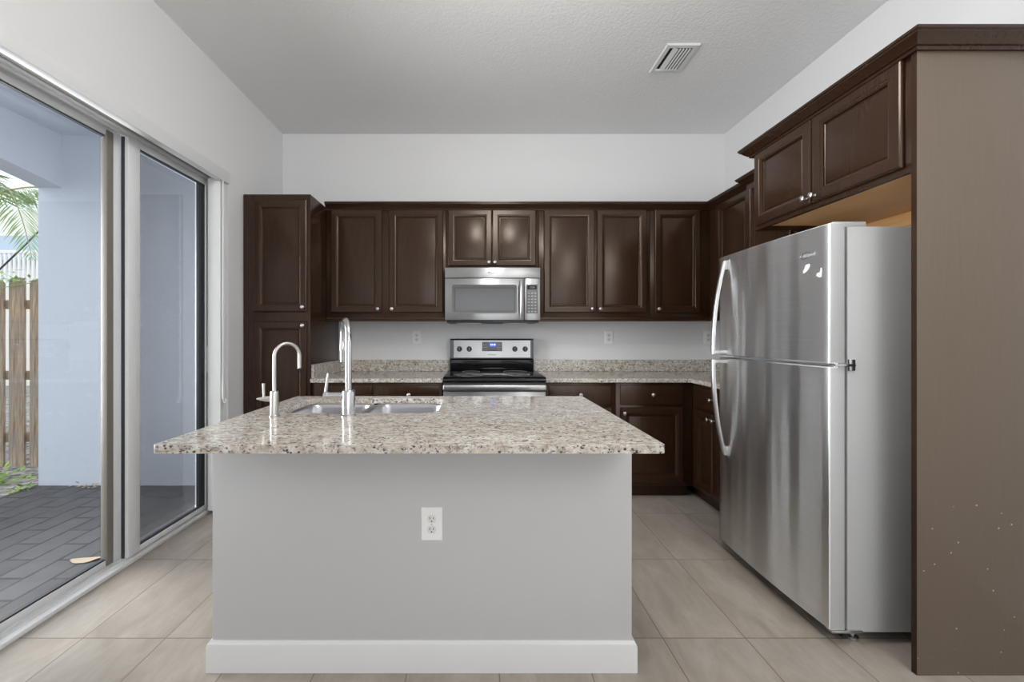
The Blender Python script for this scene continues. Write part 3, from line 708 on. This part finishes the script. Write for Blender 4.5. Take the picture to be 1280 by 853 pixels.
for dd, z0, z1 in ((ff, 1.124, 1.684), (fb, .062, 1.110)):
    obj('door_edge', MB().box(FXF+.007, FXB-.001, FY0-.0012, FY0+.004, z0+.004, z1-.004, .0008), plain('grey_door_edge', (0.50, 0.505, 0.51), .4) if 'grey_door_edge' not in bpy.data.materials else bpy.data.materials['grey_door_edge'], dd)
HY = 2.300
def fhandle(parent, za, zb):      # za: end next to the split, far off the door; zb: end that meets the door
    n = 18; rings = []
    for k in range(n+1):
        t = k/n; z = za+(zb-za)*t
        off = .066*(1-t**2.1)+.006
        xs = FXF-.004-off; w = .016-.003*t; th = .016
        rings.append([V((xs-th*.7*math.cos(a)*1.0, HY+w*math.sin(a), z)) for a in [2*PI*q/14 for q in range(14)]])
    mb = MB().loft(rings)
    s_ = 1 if zb > za else -1
    mb.box(FXF-.072, FXF-.002, HY-.012, HY+.012, min(za, za+s_*.020), max(za, za+s_*.020), .004)
    mb.box(FXF-.016, FXF+.000, HY-.010, HY+.010, min(zb, zb-s_*.05), max(zb, zb-s_*.05), .003)
    obj('handle', mb, M_handle, parent)
fhandle(ff, 1.132, 1.655); fhandle(fb, 1.100, .565)
def fface(y):
    t = (y-FY0-.004)/(FY1-FY0-.008); return FXF-.014*(1-(2*t-1)**2)
obj('logo', MB().add_mesh(text_mesh('Whirlpool', .020), frame((fface(1.729)-.0012, 1.729, 1.574), (0, -1, 0), (0, 0, 1), (-1, 0, 0))), M_logo_light, ff)
sw = []
for k in range(33):
    t = .35+2*PI*k/32*.86; y = 1.732-.024*math.cos(t); sw.append((fface(y)-.0012, y, 1.574+.013*math.sin(t)+.004*math.cos(t)))
obj('logo', MB().tube(sw, [.0004+.0006*math.sin(PI*k/32) for k in range(33)], 6), M_logo_dark, ff)
def scrap(pts):
    obj('sticker_remnant', MB().poly([(fface(y)-.0015, y, z) for y, z in pts], (.0012, 0, 0)), M_paper, ff, 'torn white paper scrap stuck to the door')
scrap([(1.748, 1.508), (1.742, 1.500), (1.728, 1.508), (1.716, 1.522), (1.712, 1.534), (1.722, 1.537), (1.734, 1.536), (1.738, 1.524)])
scrap([(1.684, 1.482), (1.668, 1.472), (1.660, 1.474), (1.658, 1.508), (1.663, 1.511), (1.668, 1.492), (1.677, 1.494)])
hm = M_chrome
obj('hinge', MB().box(FXF+.022, 1.50, FY0-.006, FY0+.03, 1.1115, 1.1225, .002).lathe((1.432, FY0+.008, 1.108), (0, 0, 1), [(.011, 0), (.011, .018), (.004, .020)], 14).box(1.476, 1.50, FY0-.004, FY0+.005, 1.095, 1.14, .002), hm, rf)
obj('hinge_cover', MB().box(FXF+.028, 1.56, FY0+.012, FY0+.055, 1.672, 1.694, .006), M_fridge_side, rf)
obj('base_grille', MB().box(1.462, 1.485, FY0+.01, FY1-.01, .018, .058, .003), M_hole, rf)
obj('hinge', MB().box(FXF+.010, 1.53, FY0-.004, FY0+.03, .050, .0605, .002).lathe((1.44, FY0+.008, .058), (0, 0, 1), [(.008, 0), (.008, .008), (.002, .010)], 12), M_chrome, rf)
for fx in (1.525, 2.12):
    for fy in (FY0+.04, FY1-.04):
        obj('leveling_foot', MB().lathe((fx, fy, 0), (0, 0, 1), [(.022, 0), (.022, .012), (.009, .016), (.009, .05)], 16).box(fx-.03, fx+.03, fy-.012, fy+.012, .034, .05, .002), M_chrome, rf)

# ------------------------------------------------------------------ island
isl = thing('kitchen_island', 'shade toned white painted kitchen island half wall with white baseboard', 'island', (-.2, 1.9, 0))
IX0, IX1, IY0, IY1 = -.982, .568, 1.509, 1.625
obj('half_wall', MB().box(IX0, IX1, IY0, IY1, 0, .872, .004), M_island, isl)
bb = [(.0005, 0), (.0145, 0), (.0145, .094), (.012, .103), (.007, .107), (.005, .113), (.0005, .113)]
obj('baseboard', MB().sweep([(IX0, IY1), (IX0, IY0), (IX1, IY0), (IX1, IY1)], bb, -1), M_trim, isl)
ib = MB().box(IX0, IX0+.018, IY1+.001, 2.235, .10, .872).box(IX1-.018, IX1, IY1+.001, 2.235, .10, .872).box(IX0, IX1, IY1+.001, 2.235, .10, .118).box(IX0, IX1, 2.217, 2.235, .10, .872).box(IX0+.02, IX1-.02, IY1+.001, 2.16, 0, .10)
obj('cabinet_body', ib, M_cab, isl)
xx = IX0+.03
for k in range(4):
    o_ = obj('door', MB().loft(rect_rings((xx+.36, 2.235, .14), (-1, 0, 0), (0, 0, 1), (0, 1, 0), .36, .70, DSTEPS)), M_cab, isl, angle=25)
    knob((xx+.36-(.33 if k % 2 else .03), 2.2535, .80), (0, 1, 0), o_); xx += .378

IZ0, IZ1 = .873, .900
TX0, TX1, TY0, TY1 = -1.0, .576, 1.253, 2.259
SX0, SX1, SY0, SY1 = -.885, -.178, 1.768, 2.178
mb = MB().ngon_hole(rr(TX0, TX1, TY0, TY1, .012, 4), [rr(SX0, SX1, SY0, SY1, .075, 8)], IZ0, IZ1)
bevel_mod(tag(obj('island_countertop', mb, M_granite), 'speckled cream granite slab topping the kitchen island', 'countertop'), .004)

sk = thing('sink', 'stainless double bowl sink set under the island countertop', 'sink', (-.53, 1.97, .67))
def bowl(x0, x1, y0, y1, dpt):
    zt = IZ0-.001
    R = [(-.018, zt, .055), (-.018, zt-.0015, .055), (0, zt-.0015, .055), (.003, zt-.006, .055), (.006, zt-.02, .055), (.012, zt-dpt+.03, .055), (.024, zt-dpt+.008, .05), (.045, zt-dpt, .04)]
    rings = []
    for ins, z, r in R:
        p = rr(x0+ins, x1-ins, y0+ins, y1-ins, r+(-ins if ins < 0 else 0), 6); rings.append([V((a, b, z)) for a, b in p])
    b_ = obj('bowl', MB().loft(rings, False, True), M_sink, sk, angle=60)
    sol = b_.modifiers.new('solid', 'SOLIDIFY'); sol.thickness = .0012; sol.offset = -1
    c = ((x0+x1)/2, (y0+y1)/2, zt-dpt+.0008)
    obj('drain', MB().lathe(c, (0, 0, 1), [(.045, 0), (.045, .002), (.040, .003), (.036, .0005), (.012, .0004), (.010, .004), (0, .004)], 24), M_chrome, b_)
bowl(SX0+.004, -.556, SY0+.002, SY1-.002, .19); bowl(-.520, SX1-.004, SY0+.002, SY1-.002, .19)

# main faucet
fc = thing('faucet', 'tall satin chrome pull down gooseneck faucet at the island sink', 'faucet', (-.541, 1.706, IZ1))
fx, fy = -.541, 1.706
obj('base', MB().lathe((fx, fy, IZ1), (0, 0, 1), [(.031, 0), (.031, .005), (.027, .008), (.027, .102), (.0255, .106), (.0235, .108), (.014, .109)], 28), M_chrome, fc)
dx, dy = -.42, .907; R_ = .098; neck = [(fx, fy, IZ1+.10), (fx, fy, 1.10), (fx, fy, 1.205)]
for k in range(1, 15):
    a = PI*k/15; neck.append((fx+dx*R_*(1-math.cos(a)), fy+dy*R_*(1-math.cos(a)), 1.205+R_*math.sin(a)))
ex, ey = fx+dx*2*R_, fy+dy*2*R_; neck.append((ex, ey, 1.205)); neck.append((ex, ey, 1.19))
sp = obj('spout', MB().tube(neck, .0132, 18), M_chrome, fc)
obj('spray_head', MB().lathe((ex, ey, 1.197), (0, 0, -1), [(.0135, 0), (.0145, .004), (.0145, .03), (.013, .036), (.0125, .075), (.0115, .082), (0, .082)], 20), M_chrome, sp)
lv = MB().tube([(fx-.02, fy, .985), (fx-.088, fy, .985)], .0145, 18).lathe((fx-.085, fy, .985), (-1, 0, 0), [(.0165, 0), (.0175, .004), (.0165, .016), (.010, .020), (0, .020)], 20)
lv.tube([(fx-.096, fy, .995), (fx-.091, fy, 1.03), (fx-.084, fy, 1.078)], [.0065, .0055, .005], 12)
obj('lever', lv, M_chrome, fc)
# filtered water tap
ft = thing('filter_faucet', 'small slim satin nickel drinking water tap left of the tall faucet', 'faucet', (-.847, 1.70, IZ1))
gx, gy = -.847, 1.70
obj('base', MB().lathe((gx, gy, IZ1), (0, 0, 1), [(.021, 0), (.021, .004), (.017, .006), (.0165, .10), (.015, .104), (.008, .105)], 24), M_nickel, ft)
R2 = .054; hx, hy = .62, .785; nk = [(gx, gy, IZ1+.10), (gx, gy, 1.05), (gx, gy, 1.148)]
for k in range(1, 15):
    a = PI*k/15; nk.append((gx+hx*R2*(1-math.cos(a)), gy+hy*R2*(1-math.cos(a)), 1.148+R2*math.sin(a)))
nk += [(gx+hx*2*R2, gy+hy*2*R2, 1.148), (gx+hx*2*R2, gy+hy*2*R2, 1.093)]
obj('spout', MB().tube(nk, .0072, 16), M_nickel, ft)
lv = MB().lathe((gx-.012, gy, .972), (-1, 0, 0), [(.012, 0), (.012, .012), (.010, .030), (.006, .05), (.003, .062), (0, .063)], 18).tube([(gx-.044, gy, .978), (gx-.045, gy, 1.036)], [.0045, .0055], 12)
obj('lever', lv, M_nickel, ft)

# ------------------------------------------------------------------ outlets
def outlet(x, yf, z, label, w=.078, h=.122):
    t = thing('outlet', label, 'outlet', (x, yf, z), 'electrical outlets')
    pts_ = rr(x-w/2, x+w/2, z-h/2, z+h/2, .004, 3); pin = rr(x-w/2+.003, x+w/2-.003, z-h/2+.003, z+h/2-.003, .003, 3)
    cp_ = obj('cover_plate', MB().loft([[V((a, yf, b)) for a, b in pts_], [V((a, yf-.003, b)) for a, b in pts_], [V((a, yf-.0055, b)) for a, b in pin]]), M_white, t)
    for s_ in (1, -1):
        zc = z+s_*.0195; circ = [(x+.0165*math.cos(2*PI*k/28), zc+max(-.0135, min(.0135, .0165*math.sin(2*PI*k/28)))) for k in range(28)]
        rc = obj('receptacle', MB().loft([[V((a, yf-.0054, b)) for a, b in circ], [V((a, yf-.0075, b)) for a, b in circ]]), M_trim, t)
        sl = MB().box(x-.0075, x-.0052, yf-.0080, yf-.0070, zc-.001, zc+.008).box(x+.0052, x+.0075, yf-.0080, yf-.0070, zc, zc+.007)
        sl.lathe((x, yf-.0070, zc-.0075), (0, -1, 0), [(.0026, 0), (.0026, .001), (0, .001)], 12)
        obj('slots', sl, M_hole, rc)
    obj('screw', MB().lathe((x, yf-.0052, z), (0, -1, 0), [(.003, 0), (.003, .0012), (0, .0015)], 12), M_nickel, t)
outlet(-.171, IY0, .541, 'white double outlet on the shade toned front of the island')
outlet(-.554, YB, 1.218, 'white outlet on the back wall left of the range')
outlet(1.179, YB, 1.218, 'white outlet on the back wall right of the range', .075, .12)
outlet(2.075, YB, 1.218, 'white outlet on the back wall half hidden by the refrigerator handle')

# ------------------------------------------------------------------ ceiling vent
cv = thing('ceiling_vent', 'white metal air vent with louvres in the ceiling', 'vent', (1.28, 2.68, ZC))
VX0, VX1, VY0, VY1 = 1.178, 1.388, 2.543, 2.82
mb = MB(); st = [(0, 0), (0, .004), (.006, .010), (.030, .010), (.034, .004), (.034, 0)]
rg_ = rect_rings((VX0, VY1, ZC), (1, 0, 0), (0, -1, 0), (0, 0, -1), VX1-VX0, VY1-VY0, st)
obj('frame', MB().loft(rg_, False, False), M_trim, cv)
obj('duct', MB().box(VX0+.03, VX1-.03, VY0+.03, VY1-.03, ZC-.0016, ZC-.0004), M_hole, cv)
X0 = VX0+.034; y0_, yl = VY0+.034, VY1-VY0-.068
def louvre(xa, za, xb, zb):
    obj('louvre', MB().poly([(xa, y0_, ZC-za), (xa, y0_, ZC-za-.0014), (xb, y0_, ZC-zb-.0014), (xb, y0_, ZC-zb)], (0, yl, 0)), M_trim, cv)
louvre(X0+.020, .003, X0+.052, .012)
for k in range(4): louvre(X0+.062+.020*k, .005, X0+.070+.020*k, .0125)
